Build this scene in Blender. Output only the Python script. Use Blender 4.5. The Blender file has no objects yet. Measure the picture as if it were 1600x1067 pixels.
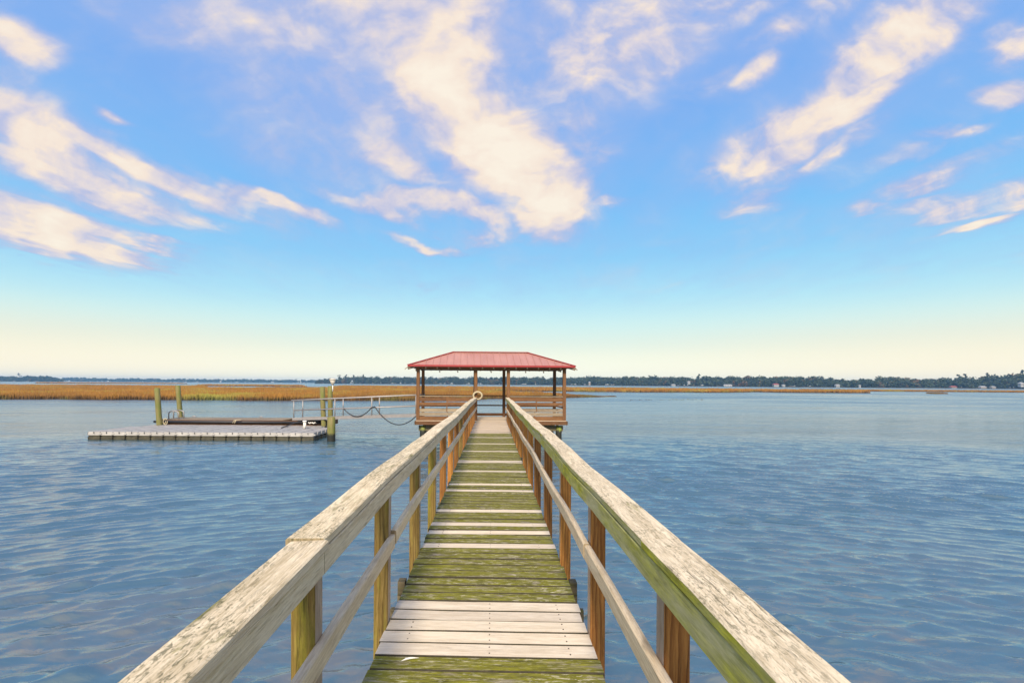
import bpy, math, random
import numpy as np
from mathutils import Vector, Matrix

random.seed(11)
rng = np.random.default_rng(7)
sc = bpy.context.scene
col = sc.collection
R = math.radians

# ------------------------------------------------------------------ camera
F = 800.0                      # focal length in photo pixels (1600 wide) = 18 mm
VPX, VPY = 768.5, 599.0        # where the walkway direction vanishes
EYE = 2.40                     # above the water
DECK = 0.90                    # walkway deck above the water
ROLL = 0.0060
cd = bpy.data.cameras.new('camera')
cam = bpy.data.objects.new('camera', cd)
col.objects.link(cam)
cam.location = (0, 0, EYE)
cam.rotation_euler = (R(90), -ROLL, 0)
cd.sensor_width = 36.0
cd.lens = 18.0
cd.shift_x = (800 - VPX) / 1600
cd.shift_y = (VPY - 533.5) / 1600
cd.clip_start = 0.05
cd.clip_end = 12000
sc.camera = cam


def hz(px):
    return VPY + ROLL * (px - VPX)


def at(px, py, z=0.0):
    """point at height z seen at a pixel of the photograph"""
    Y = (EYE - z) * F / (py - hz(px))
    return Vector(((px - VPX) / F * Y, Y, z))


def lin(c):
    return tuple(((v / 255) / 12.92 if v / 255 <= .04045 else ((v / 255 + .055) / 1.055) ** 2.4) for v in c)


# ------------------------------------------------------------------ mesh builder
class MB:
    def __init__(self):
        self.v, self.f, self.uv, self.mi, self.sm, self.t = [], [], [], [], [], []

    def face(self, idx, uvs, mi=0, sm=False, t=0.5):
        self.f.append(tuple(idx)); self.uv.extend(uvs); self.mi.append(mi); self.sm.append(sm); self.t.append(t)

    def beam(self, pts, w, h, up=(0, 0, 1), ch=0.004, mi=0, side_mi=None, t=None):
        """a board or post: rectangle w (sideways) x h (up) with eased edges swept along points;
        side_mi = {face number: material}, faces 0 right, 2 top, 4 left, 6 bottom"""
        pts = [Vector(p) for p in pts]
        if t is None: t = random.random()
        u0, v0 = random.uniform(0, 60), random.uniform(0, 60)
        d0 = (pts[-1] - pts[0]).normalized()
        s = d0.cross(Vector(up)).normalized()
        n = s.cross(d0).normalized()
        a, b = w / 2, h / 2
        c = min(ch, a * .5, b * .5)
        sec = [(a, -b + c), (a, b - c), (a - c, b), (-a + c, b), (-a, b - c), (-a, -b + c), (-a + c, -b), (a - c, -b)]
        per = [0]
        for i in range(8):
            p, q = sec[i], sec[(i + 1) % 8]
            per.append(per[-1] + math.hypot(q[0] - p[0], q[1] - p[1]))
        base = len(self.v)
        L = 0
        us = []
        for i, p in enumerate(pts):
            if i: L += (pts[i] - pts[i - 1]).length
            us.append(u0 + L)
            for q in sec:
                self.v.append(p + s * q[0] + n * q[1])
        for i in range(len(pts) - 1):
            for k in range(8):
                k2 = (k + 1) % 8
                m = mi if side_mi is None else side_mi.get(k, mi)
                A, B = base + i * 8, base + (i + 1) * 8
                self.face((A + k, A + k2, B + k2, B + k),
                          ((us[i], v0 + per[k]), (us[i], v0 + per[k + 1]), (us[i + 1], v0 + per[k + 1]), (us[i + 1], v0 + per[k])),
                          m, False, t)
        e = len(self.v) - 8
        self.face([base + k for k in range(7, -1, -1)], [(u0 + sec[k][1] * .2, v0 + sec[k][0]) for k in range(7, -1, -1)], mi, False, -1.0)
        self.face([e + k for k in range(8)], [(u0 + sec[k][1] * .2, v0 + sec[k][0]) for k in range(8)], mi, False, -1.0)

    def box(self, c, size, ch=0.004, mi=0, t=None):
        c = Vector(c)
        self.beam([c - Vector((0, size[1] / 2, 0)), c + Vector((0, size[1] / 2, 0))], size[0], size[2], ch=ch, mi=mi, t=t)

    def tube(self, pts, r, n=8, mi=0, closed=False, t=None, caps=True):
        pts = [Vector(p) for p in pts]
        if t is None: t = random.random()
        rad = r if isinstance(r, (list, tuple)) else [r] * len(pts)
        base = len(self.v)
        m = len(pts)
        ref = None
        u0, v0 = random.uniform(0, 60), random.uniform(0, 60)
        L, us = 0, []
        for i, p in enumerate(pts):
            if closed:
                d = pts[(i + 1) % m] - pts[i - 1]
            else:
                d = pts[min(i + 1, m - 1)] - pts[max(i - 1, 0)]
            d.normalize()
            if ref is None:
                ref = d.cross(Vector((0, 0, 1)))
                if ref.length < .1: ref = d.cross(Vector((1, 0, 0)))
            s = (ref - d * ref.dot(d)).normalized(); ref = s
            q = d.cross(s)
            if i: L += (pts[i] - pts[i - 1]).length
            us.append(u0 + L)
            for k in range(n):
                a = 2 * math.pi * k / n
                self.v.append(p + (s * math.cos(a) + q * math.sin(a)) * rad[i])
        cir = 2 * math.pi * max(rad) / n
        for i in range(m if closed else m - 1):
            j = (i + 1) % m
            for k in range(n):
                k2 = (k + 1) % n
                ua, ub = us[i], us[i] + (pts[j] - pts[i]).length
                self.face((base + i * n + k, base + i * n + k2, base + j * n + k2, base + j * n + k),
                          ((ua, v0 + cir * k), (ua, v0 + cir * (k + 1)), (ub, v0 + cir * (k + 1)), (ub, v0 + cir * k)), mi, True, t)
        if not closed and caps:
            e = base + (m - 1) * n
            self.face([base + k for k in range(n - 1, -1, -1)], [(u0, v0)] * n, mi, False, t)
            self.face([e + k for k in range(n)], [(u0 + .1 * math.cos(k), v0 + .1 * math.sin(k)) for k in range(n)], mi, False, t)

    def poly(self, pts, mi=0, t=.5, sm=False):
        b = len(self.v)
        self.v.extend(Vector(p) for p in pts)
        o = Vector(pts[0]); e1 = (Vector(pts[1]) - o).normalized()
        nn = (Vector(pts[1]) - o).cross(Vector(pts[-1]) - o).normalized(); e2 = nn.cross(e1)
        self.face(range(b, b + len(pts)), [((Vector(p) - o).dot(e1), (Vector(p) - o).dot(e2)) for p in pts], mi, sm, t)

    def build(self, name, mats, parent=None):
        me = bpy.data.meshes.new(name)
        me.from_pydata([tuple(v) for v in self.v], [], self.f)
        uvl = me.uv_layers.new(name='UVMap')
        uvl.data.foreach_set('uv', np.array(self.uv, dtype=np.float32).ravel())
        if not isinstance(mats, (list, tuple)): mats = [mats]
        for m in mats: me.materials.append(m)
        me.polygons.foreach_set('material_index', self.mi)
        me.polygons.foreach_set('use_smooth', self.sm)
        at_ = me.attributes.new('tint', 'FLOAT', 'FACE')
        at_.data.foreach_set('value', self.t)
        me.update()
        o = bpy.data.objects.new(name, me)
        col.objects.link(o)
        if parent is not None: o.parent = parent
        return o


def tag(o, label=None, cat=None, group=None, kind=None):
    if label: o['label'] = label
    if cat: o['category'] = cat
    if group: o['group'] = group
    if kind: o['kind'] = kind
    return o


def thing(name, label, cat, loc=(0, 0, 0), rz=0, group=None):
    o = bpy.data.objects.new(name, None)
    col.objects.link(o)
    o.location = loc
    o.rotation_euler = (0, 0, rz)
    o.empty_display_size = .2
    return tag(o, label, cat, group)


def np_mesh(name, V, faces4=None, faces3=None, mats=(), smooth=False, attr=None):
    me = bpy.data.meshes.new(name)
    V = np.asarray(V, dtype=np.float32)
    Fc = faces4 if faces4 is not None else faces3
    k = Fc.shape[1]
    me.vertices.add(len(V)); me.vertices.foreach_set('co', V.ravel())
    me.loops.add(Fc.size); me.loops.foreach_set('vertex_index', Fc.astype(np.int32).ravel())
    me.polygons.add(len(Fc))
    me.polygons.foreach_set('loop_start', np.arange(0, Fc.size, k, dtype=np.int32))
    me.polygons.foreach_set('use_smooth', np.full(len(Fc), smooth))
    for m in mats: me.materials.append(m)
    if attr is not None:
        a = me.attributes.new('tint', 'FLOAT', 'FACE'); a.data.foreach_set('value', attr.astype(np.float32))
    me.update(calc_edges=True)
    me.validate()
    o = bpy.data.objects.new(name, me)
    col.objects.link(o)
    return o


# ------------------------------------------------------------------ node helper
class NT:
    def __init__(self, tree):
        self.t = tree; self.n = tree.nodes; self.l = tree.links

    def new(self, kind, **kw):
        nd = self.n.new(kind)
        for k, v in kw.items():
            setattr(nd, k, v)
        return nd

    def link(self, a, b): self.l.new(a, b)

    def put(self, sock, val):
        if isinstance(val, bpy.types.NodeSocket): self.l.new(val, sock)
        elif val is not None:
            if sock.type == 'RGBA' and len(val) == 3: val = (*val, 1)
            sock.default_value = val

    def math(self, op, a, b=None, c=None, clamp=False):
        nd = self.new('ShaderNodeMath', operation=op, use_clamp=clamp)
        for s, v in zip(nd.inputs, (a, b, c)): self.put(s, v)
        return nd.outputs[0]

    def vmath(self, op, a, b=None, scale=None):
        nd = self.new('ShaderNodeVectorMath', operation=op)
        self.put(nd.inputs[0], a)
        if b is not None: self.put(nd.inputs[1], b)
        if scale is not None: self.put(nd.inputs['Scale'], scale)
        return nd.outputs['Value'] if op in ('LENGTH', 'DOT_PRODUCT', 'DISTANCE') else nd.outputs[0]

    def mapping(self, vec, loc=(0, 0, 0), rot=(0, 0, 0), scale=(1, 1, 1), kind='POINT'):
        nd = self.new('ShaderNodeMapping', vector_type=kind)
        self.put(nd.inputs['Vector'], vec)
        nd.inputs['Location'].default_value = loc
        nd.inputs['Rotation'].default_value = rot
        nd.inputs['Scale'].default_value = scale
        return nd.outputs[0]

    def noise(self, vec, scale=1.0, detail=4.0, rough=.55, dist=0.0, color=False, kind=None):
        nd = self.new('ShaderNodeTexNoise')
        self.put(nd.inputs['Vector'], vec)
        nd.inputs['Scale'].default_value = scale
        nd.inputs['Detail'].default_value = detail
        nd.inputs['Roughness'].default_value = rough
        nd.inputs['Distortion'].default_value = dist
        return nd.outputs['Color' if color else 'Fac']

    def maprange(self, v, a, b, c=0.0, d=1.0, smooth=False):
        nd = self.new('ShaderNodeMapRange', interpolation_type='SMOOTHSTEP' if smooth else 'LINEAR')
        nd.clamp = True
        self.put(nd.inputs[0], v)
        for i, x in zip((1, 2, 3, 4), (a, b, c, d)): nd.inputs[i].default_value = x
        return nd.outputs[0]

    def mix(self, fac, a, b, mode='MIX'):
        nd = self.new('ShaderNodeMix', data_type='RGBA', blend_type=mode)
        nd.clamp_factor = True
        self.put(nd.inputs[0], fac); self.put(nd.inputs[6], a); self.put(nd.inputs[7], b)
        return nd.outputs[2]

    def ramp(self, fac, stops, interp='LINEAR'):
        nd = self.new('ShaderNodeValToRGB')
        nd.color_ramp.interpolation = interp
        el = nd.color_ramp.elements
        while len(el) < len(stops): el.new(.5)
        for e, (p, c) in zip(el, stops):
            e.position = p; e.color = (*c, 1)
        self.put(nd.inputs[0], fac)
        return nd.outputs[0]

    def bump(self, h, strength=.3, dist=.01, normal=None):
        nd = self.new('ShaderNodeBump')
        nd.inputs['Strength'].default_value = strength
        nd.inputs['Distance'].default_value = dist
        self.put(nd.inputs['Height'], h)
        if normal is not None: self.put(nd.inputs['Normal'], normal)
        return nd.outputs[0]


def material(name):
    m = bpy.data.materials.new(name)
    m.use_nodes = True
    nt = NT(m.node_tree)
    b = m.node_tree.nodes['Principled BSDF']
    return m, nt, b


def wood(name, light, dark, rough=.8, rings=0.0, ring_col=None, cracks=.5, moss=None, moss_col=(.1, .12, .015), moss_scale=(2.2, 9),
         moss_soft=.12, fleck=None, fleck_amt=.5, knots=.6, tint=.25, bump=.5, lichen=0.0, grain_scale=1.0):
    m, nt, b = material(name)
    uv = nt.new('ShaderNodeUVMap').outputs[0]
    n1 = nt.noise(nt.mapping(uv, scale=(9 * grain_scale, 130 * grain_scale, 1)), 1, 7, .7)
    n2 = nt.noise(nt.mapping(uv, scale=(2.4, 20, 1)), 1, 7, .68, .5)
    g = nt.math('ADD', nt.math('MULTIPLY', n1, .55), nt.math('MULTIPLY', n2, .45))
    c = nt.mix(nt.maprange(g, .33, .63, 0, 1, True), dark, light)
    if rings > 0:
        wv = nt.new('ShaderNodeTexWave', wave_type='BANDS', bands_direction='Y', wave_profile='SAW')
        nt.put(wv.inputs['Vector'], nt.mapping(uv, scale=(.16, 1, 1)))
        wv.inputs['Scale'].default_value = 13
        wv.inputs['Distortion'].default_value = 7
        wv.inputs['Detail'].default_value = 3
        wv.inputs['Detail Scale'].default_value = 1.1
        wv.inputs['Detail Roughness'].default_value = .45
        c = nt.mix(nt.math('MULTIPLY', nt.maprange(wv.outputs['Fac'], .35, .95, 0, 1), rings), c, ring_col)
    if knots > 0:
        vo = nt.new('ShaderNodeTexVoronoi')
        wob = nt.noise(nt.mapping(uv, scale=(9, 30, 1)), 1, 2, .5, color=True)
        nt.put(vo.inputs['Vector'], nt.vmath('ADD', nt.mapping(uv, scale=(1.1, 4.2, 1)), nt.vmath('SCALE', wob, scale=.12)))
        vo.inputs['Scale'].default_value = 1
        pick = nt.new('ShaderNodeSeparateColor'); nt.put(pick.inputs[0], vo.outputs['Color'])
        k = nt.math('MULTIPLY', nt.maprange(vo.outputs['Distance'], .055, .11, 1, 0, True), nt.math('GREATER_THAN', pick.outputs[0], .62))
        c = nt.mix(nt.math('MULTIPLY', k, knots), c, tuple(x * .28 for x in dark))
    at_ = nt.new('ShaderNodeAttribute'); at_.attribute_name = 'tint'
    c = nt.mix(1.0, c, nt.ramp(at_.outputs['Fac'], [(0, (1 - tint, 1 - tint, 1 - tint * .8)), (1, (1, 1, 1))]), 'MULTIPLY')
    c = nt.mix(nt.maprange(at_.outputs['Fac'], -1, -.5, .8, 0), c, tuple(x * .5 for x in dark))
    if moss is not None:
        mn = nt.noise(nt.mapping(uv, scale=(moss_scale[0], moss_scale[1], 1)), 1, 9, .68, .3)
        mf = nt.maprange(mn, moss, moss + moss_soft, 0, 1, True)
        mv = nt.noise(nt.mapping(uv, scale=(8, 36, 1)), 1, 7, .7)
        mc = nt.mix(nt.maprange(mv, .3, .7), tuple(x * .32 for x in moss_col), tuple(min(1, x * 1.75) for x in moss_col))
        c = nt.mix(nt.math('MULTIPLY', mf, .92), c, mc)
    if fleck is not None:
        fn = nt.noise(nt.mapping(uv, loc=(3, 7, 0), scale=(13, 62, 1)), 1, 8, .72, .6)
        fz = nt.noise(nt.mapping(uv, loc=(13, 2, 0), scale=(1.6, 5, 1)), 1, 3, .6)
        ff = nt.math('MULTIPLY', nt.maprange(fn, .545, .595, 0, 1), nt.maprange(fz, .38, .60, .18, 1))
        c = nt.mix(nt.math('MULTIPLY', ff, fleck_amt), c, fleck)
    if cracks > 0:
        cn = nt.noise(nt.mapping(uv, loc=(5, 1, 0), scale=(6, 130, 1)), 1, 5, .65, .8)
        cz = nt.noise(nt.mapping(uv, loc=(9, 4, 0), scale=(1.3, 6, 1)), 1, 3, .6)
        ck = nt.math('MULTIPLY', nt.maprange(cn, .56, .66, 0, 1), nt.maprange(cz, .38, .60))
        c = nt.mix(nt.math('MULTIPLY', ck, cracks), c, (.03, .027, .015))
        g = nt.math('SUBTRACT', g, nt.math('MULTIPLY', ck, .8))
    if lichen > 0:
        ln = nt.noise(nt.mapping(uv, loc=(2, 9, 0), scale=(30, 85, 1)), 1, 7, .75, .9)
        lz = nt.noise(nt.mapping(uv, loc=(22, 9, 0), scale=(1.7, 5, 1)), 1, 4, .65)
        lf = nt.math('MULTIPLY', nt.maprange(ln, .50, .58), nt.maprange(lz, .42, .56))
        c = nt.mix(nt.math('MULTIPLY', lf, lichen), c, (.085, .085, .04))
    nt.put(b.inputs['Base Color'], c)
    b.inputs['Roughness'].default_value = rough
    b.inputs['Specular IOR Level'].default_value = .25
    nt.put(b.inputs['Normal'], nt.bump(g, bump, .006))
    return m


def plain(name, c, rough=.6, metal=0.0, var=.25, scale=6.0, bump=.0):
    m, nt, b = material(name)
    g = nt.new('ShaderNodeTexCoord').outputs['Object']
    n = nt.noise(g, scale, 6, .65)
    nt.put(b.inputs['Base Color'], nt.mix(nt.maprange(n, .3, .7), tuple(x * (1 - var) for x in c), tuple(min(1, x * (1 + var * .6)) for x in c)))
    b.inputs['Roughness'].default_value = rough
    b.inputs['Metallic'].default_value = metal
    if bump: nt.put(b.inputs['Normal'], nt.bump(n, bump, .01))
    return m


M = {}
M['cap'] = wood('weathered_cap', (.90, .77, .54), (.46, .37, .22), cracks=.7, lichen=.6, moss=.60, moss_col=(.17, .17, .04), moss_scale=(1.6, 6), tint=.15, knots=.35)
M['cap_mossy'] = wood('lichened_cap', (.88, .75, .52), (.42, .33, .18), cracks=.75, lichen=.8, moss=.54, moss_col=(.15, .15, .04), moss_scale=(1.6, 6), tint=.15, knots=.35)
M['apron_pale'] = wood('pale_apron', (.80, .67, .47), (.50, .38, .22), cracks=.35, moss=.58, moss_col=(.28, .26, .05), moss_scale=(.8, 5), moss_soft=.2, tint=.15)
M['apron_green'] = wood('algae_apron', (.66, .60, .33), (.36, .34, .14), cracks=.4, moss=.41, moss_col=(.40, .38, .015), moss_scale=(.7, 4), moss_soft=.22, tint=.15)
M['mid'] = wood('pale_mid_rail', (.90, .74, .50), (.58, .44, .26), cracks=.35, moss=.68, moss_col=(.3, .26, .05), moss_scale=(.9, 5), tint=.15)
M['post'] = wood('orange_post', (.70, .33, .08), (.42, .165, .034), rings=.65, ring_col=(.17, .05, .01), cracks=.5, tint=.55, moss=.57, moss_col=(.24, .17, .025), moss_scale=(1, 6), moss_soft=.2, knots=.7)
M['post_moss'] = wood('olive_post', (.44, .30, .09), (.22, .14, .03), rings=.6, ring_col=(.13, .07, .012), cracks=.6, tint=.3, moss=.46, moss_col=(.22, .20, .025), moss_scale=(1, 8), moss_soft=.22, knots=.7)
M['post_pale'] = wood('bleached_post', (.60, .47, .34), (.38, .26, .16), cracks=.4, tint=.25, moss=.6, moss_col=(.25, .22, .05), moss_scale=(1, 6), moss_soft=.2)
M['moss_deck'] = wood('mossy_plank', (.42, .37, .24), (.13, .105, .045), cracks=.9, moss=.35, moss_col=(.160, .155, .006), moss_scale=(3.2, 16), moss_soft=.14,
                      fleck=(.66, .60, .46), fleck_amt=.8, tint=.5, bump=.9, knots=.3)
M['new_plank'] = wood('pale_plank', (.82, .72, .55), (.56, .46, .32), cracks=.25, knots=.6, tint=.18, moss=.63, moss_col=(.3, .3, .06), moss_scale=(1.0, 5), bump=.35)
M['pav_plank'] = wood('tan_plank', (.62, .51, .37), (.45, .36, .25), cracks=.3, tint=.25)
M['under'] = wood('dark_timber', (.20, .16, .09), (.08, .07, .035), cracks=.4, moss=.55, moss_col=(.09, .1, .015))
M['brown'] = wood('brown_timber', (.27, .135, .058), (.10, .048, .018), cracks=.5, tint=.4, rings=.35, ring_col=(.14, .06, .02))
M['greywood'] = wood('grey_timber', (.36, .29, .20), (.18, .14, .09), cracks=.4, tint=.3)
M['edge'] = plain('plank_edge_gap_shade', (.045, .038, .02), .9, 0, .5, 30)  # stained plank edges, with the shade of the deck gaps painted in
M['red'] = None


def metal_roof():
    m, nt, b = material('red_roof_metal')
    g = nt.new('ShaderNodeTexCoord').outputs['Object']
    n = nt.noise(nt.mapping(g, scale=(3, .6, 1)), 1, 5, .6)
    nt.put(b.inputs['Base Color'], nt.mix(nt.maprange(n, .3, .7), (.37, .17, .13), (.45, .225, .175)))
    b.inputs['Roughness'].default_value = .42
    b.inputs['Specular IOR Level'].default_value = .6
    return m


M['red'] = metal_roof()
M['red_trim'] = plain('red_trim_paint', (.28, .018, .018), .5, 0, .2, 3)
M['alu'] = plain('aluminium', (.32, .30, .29), .5, .3, .2, 8)
M['black'] = plain('black_rubber', (.02, .02, .024), .5)
M['white'] = plain('white_plastic', (.78, .76, .7), .5, 0, .15)
M['rope'] = plain('cream_rope', (.44, .38, .25), .85, 0, .3, 40)
M['dull'] = plain('weathered_lamp', (.5, .47, .40), .6)
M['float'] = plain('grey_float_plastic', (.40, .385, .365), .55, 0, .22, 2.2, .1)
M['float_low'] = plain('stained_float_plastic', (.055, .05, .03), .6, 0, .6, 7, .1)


def pile_mat(name, zwet, top=(.20, .17, .06), mid=(.13, .15, .025)):
    m, nt, b = material(name)
    uv = nt.new('ShaderNodeUVMap').outputs[0]
    pos = nt.new('ShaderNodeNewGeometry').outputs['Position']
    sep = nt.new('ShaderNodeSeparateXYZ'); nt.put(sep.inputs[0], pos)
    n1 = nt.noise(nt.mapping(uv, scale=(1.6, 26, 1)), 1, 6, .65)
    n2 = nt.noise(nt.mapping(uv, scale=(1.5, 5, 1)), 1, 4, .6)
    c = nt.mix(nt.maprange(n1, .3, .68), tuple(x * .45 for x in top), tuple(x * 1.35 for x in top))
    c = nt.mix(nt.maprange(n2, .45, .65), c, mid)
    zz = nt.math('ADD', sep.outputs[2], nt.math('MULTIPLY', nt.math('SUBTRACT', n2, .5), .35))
    c = nt.mix(nt.maprange(zz, zwet - .06, zwet + .06, 1, 0), c, (.012, .014, .01))
    nt.put(b.inputs['Base Color'], c)
    b.inputs['Roughness'].default_value = .75
    nt.put(b.inputs['Normal'], nt.bump(n1, .6, .012))
    return m


M['pile'] = pile_mat('green_pile', .32)
M['pile_pav'] = pile_mat('mossy_pile', .52, (.2, .2, .05), (.22, .27, .03))

# ------------------------------------------------------------------ world sky
SUN_EL, SUN_AZ = R(37), R(184)      # azimuth measured clockwise from +y (north); behind the camera, a little left


def build_world():
    w = bpy.data.worlds.new('World'); sc.world = w; w.use_nodes = True
    nt = NT(w.node_tree)
    bg = w.node_tree.nodes['Background']
    d = nt.new('ShaderNodeTexCoord').outputs['Generated']
    sep = nt.new('ShaderNodeSeparateXYZ'); nt.put(sep.inputs[0], d)
    x, y, z = sep.outputs
    sky = nt.new('ShaderNodeTexSky', sky_type='NISHITA')
    sky.sun_disc = False; sky.sun_elevation = SUN_EL; sky.sun_rotation = SUN_AZ
    sky.air_density = 1.2; sky.dust_density = 1.0; sky.ozone_density = 2.0
    # clear-sky colour by elevation
    el = nt.math('ARCSINE', nt.math('MAXIMUM', z, 0.0))
    e = nt.math('MULTIPLY', el, 1 / R(60))
    stops = [(0.0, (255, 250, 224)), (3.0, (246, 251, 230)), (6.0, (216, 247, 243)), (9.5, (178, 236, 253)), (13.5, (138, 213, 254)),
             (19, (116, 194, 253)), (27, (117, 178, 248)), (38, (130, 174, 244)), (60, (105, 150, 232))]
    base = nt.ramp(e, [(a / 60, lin(c)) for a, c in stops])
    # warmer towards the sides of the bay
    azc = nt.math('DIVIDE', nt.math('ABSOLUTE', nt.math('ADD', x, .0)), nt.math('MAXIMUM', nt.math('SQRT', nt.math('ADD', nt.math('MULTIPLY', x, x), nt.math('MULTIPLY', y, y))), .01))
    warm = nt.math('MULTIPLY', nt.maprange(azc, .15, .75, .1, .9, True), nt.maprange(el, R(.5), R(8.5), 1, 0, True))
    base = nt.mix(warm, base, lin((255, 243, 214)))
    base = nt.vmath('SCALE', base, scale=nt.maprange(el, R(.3), R(5), 1.20, 1.0, True))
    clear = nt.mix(.90, sky.outputs[0], nt.vmath('SCALE', base, scale=10.0))
    # ---- clouds: directions gathered on the plane y = 1 for the patches, on a level cloud layer for the texture
    ys = nt.math('MAXIMUM', y, .05)
    u = nt.math('DIVIDE', x, ys); v = nt.math('DIVIDE', z, ys)
    cu = nt.new('ShaderNodeCombineXYZ'); nt.put(cu.inputs[0], u); nt.put(cu.inputs[1], v)
    zs = nt.math('MAXIMUM', z, .03)
    lay = nt.new('ShaderNodeCombineXYZ'); nt.put(lay.inputs[0], nt.math('DIVIDE', x, zs)); nt.put(lay.inputs[1], nt.math('DIVIDE', y, zs))
    warp = nt.noise(nt.mapping(lay.outputs[0], scale=(1.5, .8, 1)), 1, 4, .55, color=True)
    warp = nt.vmath('SUBTRACT', warp, (.5, .5, .5))
    P = nt.vmath('ADD', cu.outputs[0], nt.vmath('SCALE', warp, scale=.16))
    blobs = [
        # left bands: (px, py, half length, half width, angle, strength)
        (60, 205, 130, 36, -26, 1.0), (210, 252, 230, 19, -20, 1.05), (420, 316, 120, 13, -15, .85), (120, 275, 190, 30, -20, 1.05), (270, 325, 90, 11, -14, .6),
        (60, 348, 160, 30, -15, 1.2), (170, 376, 120, 13, -13, 1.0), (60, 378, 120, 9, -8, .8),
        (30, 76, 70, 34, -24, 1.05), (190, 198, 36, 7, -22, .85), (15, 130, 50, 36, 0, .5), (90, 240, 160, 80, -22, .28),
        # broad grey veil at the top centre
        (400, 55, 280, 52, -8, .62), (600, 20, 190, 60, -10, .85), (560, 120, 260, 150, -20, .50), (660, 235, 220, 90, -25, .45), (430, 240, 120, 30, -14, .36),
        # the big cream cloud
        (690, 55, 100, 105, 10, 1.15), (690, 150, 120, 66, -52, 1.25), (775, 225, 140, 68, -38, 1.35), (845, 285, 80, 56, -35, 1.25), (610, 60, 120, 60, -15, .75),
        (838, 338, 60, 22, -5, 1.15), (670, 325, 170, 18, -12, 1.0), (615, 252, 90, 26, -32, .85), (735, 345, 70, 14, -10, .75), (665, 372, 55, 10, -10, .8), (660, 437, 60, 8, -2, .3),
        (740, 100, 60, 70, -60, .7),
        # right of the centre
        (960, 70, 170, 62, 24, .78), (1080, 30, 120, 34, 22, .55), (900, 200, 50, 80, 15, .55), (950, 312, 50, 11, 8, .5), (870, 30, 60, 60, 0, .4),
        (1420, 35, 150, 46, 38, 1.0), (1350, 95, 110, 40, 40, .95), (1240, 205, 150, 40, 26, 1.0), (1320, 165, 130, 34, 34, .95), (1165, 240, 80, 26, 20, .8), (1170, 122, 50, 18, 26, .95),
        (1300, 235, 120, 22, 24, .65), (1195, 72, 60, 20, 22, .65), (1480, 210, 56, 10, 12, .85), (1440, 298, 75, 14, 18, .75), (1530, 345, 62, 13, 12, .9), (1100, 130, 60, 20, 20, .4),
        (1170, 312, 66, 24, 18, .75), (1572, 153, 46, 15, 12, .95), (1585, 70, 50, 34, 14, .85), (1470, 325, 100, 10, 14, .6), (1595, 298, 60, 20, 12, .7),
        (1360, 340, 40, 7, 12, .5), (1180, 15, 110, 24, 20, .5), (1500, 260, 140, 20, 20, .38), (1420, 240, 90, 14, 20, .42), (1290, 20, 60, 22, 20, .5),
    ]
    B = None
    for px, py, a, b_, ang, s in blobs:
        q = nt.mapping(P, loc=((px - VPX) / F, (hz(px) - py) / F, 0), rot=(0, 0, R(ang)), scale=(a * 1.65 / F, b_ * 1.95 / F, 1), kind='TEXTURE')
        m = nt.maprange(nt.vmath('LENGTH', q), 0.10, 1.0, s * 1.1, 0.0, True)
        B = m if B is None else nt.math('SMOOTH_MAX', B, m, .18)
    front = nt.maprange(y, .1, .3, 0, 1)
    B = nt.math('MULTIPLY', B, front)
    other = nt.noise(nt.mapping(lay.outputs[0], loc=(4, 1, 0), scale=(.5, .28, 1)), 1, 6, .6)
    B = nt.math('ADD', B, nt.math('MULTIPLY', nt.maprange(other, .36, .60), nt.math('SUBTRACT', 1.0, front)))
    N = nt.noise(nt.mapping(lay.outputs[0], loc=(1.7, .6, 0), scale=(3.2, 1.0, 1)), 1, 7, .55, .2)
    N2 = nt.noise(nt.mapping(lay.outputs[0], loc=(7, 3, 0), scale=(9, 4.0, 1)), 1, 5, .62, .2)
    puff = nt.noise(nt.mapping(P, scale=(10, 15, 1), rot=(0, 0, R(-20))), 1, 6, .55, .2)
    pw = nt.maprange(u, -.45, .25, .25, 1.0, True)      # long smooth bands on the left, broken puffs on the right
    rag = nt.math('ADD', nt.math('MULTIPLY', nt.math('SUBTRACT', N, .5), 1.0), nt.math('MULTIPLY', nt.math('SUBTRACT', N2, .5), .35))
    rag = nt.math('ADD', rag, nt.math('MULTIPLY', nt.math('MULTIPLY', nt.math('SUBTRACT', puff, .5), 1.25), pw))
    body = nt.math('ADD', B, nt.math('MULTIPLY', rag, nt.maprange(B, 0, .50, .05, 1)))
    body = nt.math('MULTIPLY', body, 1.25)
    D = nt.maprange(body, -.02, 1.08, 0, 1)
    N3 = nt.noise(nt.mapping(P, loc=(.3, .1, 0), scale=(5, 9, 1), rot=(0, 0, R(-15))), 1, 5, .55, .2)
    sh_ = nt.math('ADD', nt.math('MULTIPLY', N3, .55), nt.math('MULTIPLY', puff, .45))
    lit = nt.math('ADD', nt.math('MULTIPLY', body, .62), nt.math('MULTIPLY', nt.math('SUBTRACT', sh_, .5), 2.6))
    cc = nt.ramp(nt.maprange(lit, .10, 1.32, 0, 1), [(0, lin((160, 184, 234))), (.26, lin((188, 194, 226))), (.46, lin((222, 214, 222))), (.68, lin((250, 232, 214))), (1, lin((255, 243, 224)))])
    veil = None
    for px, py, a, b_, ang, s in ((400, 55, 330, 75, -8, .62), (560, 130, 320, 190, -20, .72), (690, 230, 240, 120, -32, .62), (440, 240, 170, 45, -14, .35), (90, 240, 230, 110, -22, .35),
                                  (700, 40, 180, 130, 0, .6), (990, 80, 240, 110, 22, .55), (1260, 185, 330, 110, 28, .42), (1480, 300, 220, 70, 14, .32), (880, 180, 120, 160, 10, .4)):
        q = nt.mapping(P, loc=((px - VPX) / F, (hz(px) - py) / F, 0), rot=(0, 0, R(ang)), scale=(a * 1.3 / F, b_ * 1.3 / F, 1), kind='TEXTURE')
        m = nt.maprange(nt.vmath('LENGTH', q), 0, 1, s, 0, True)
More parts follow.
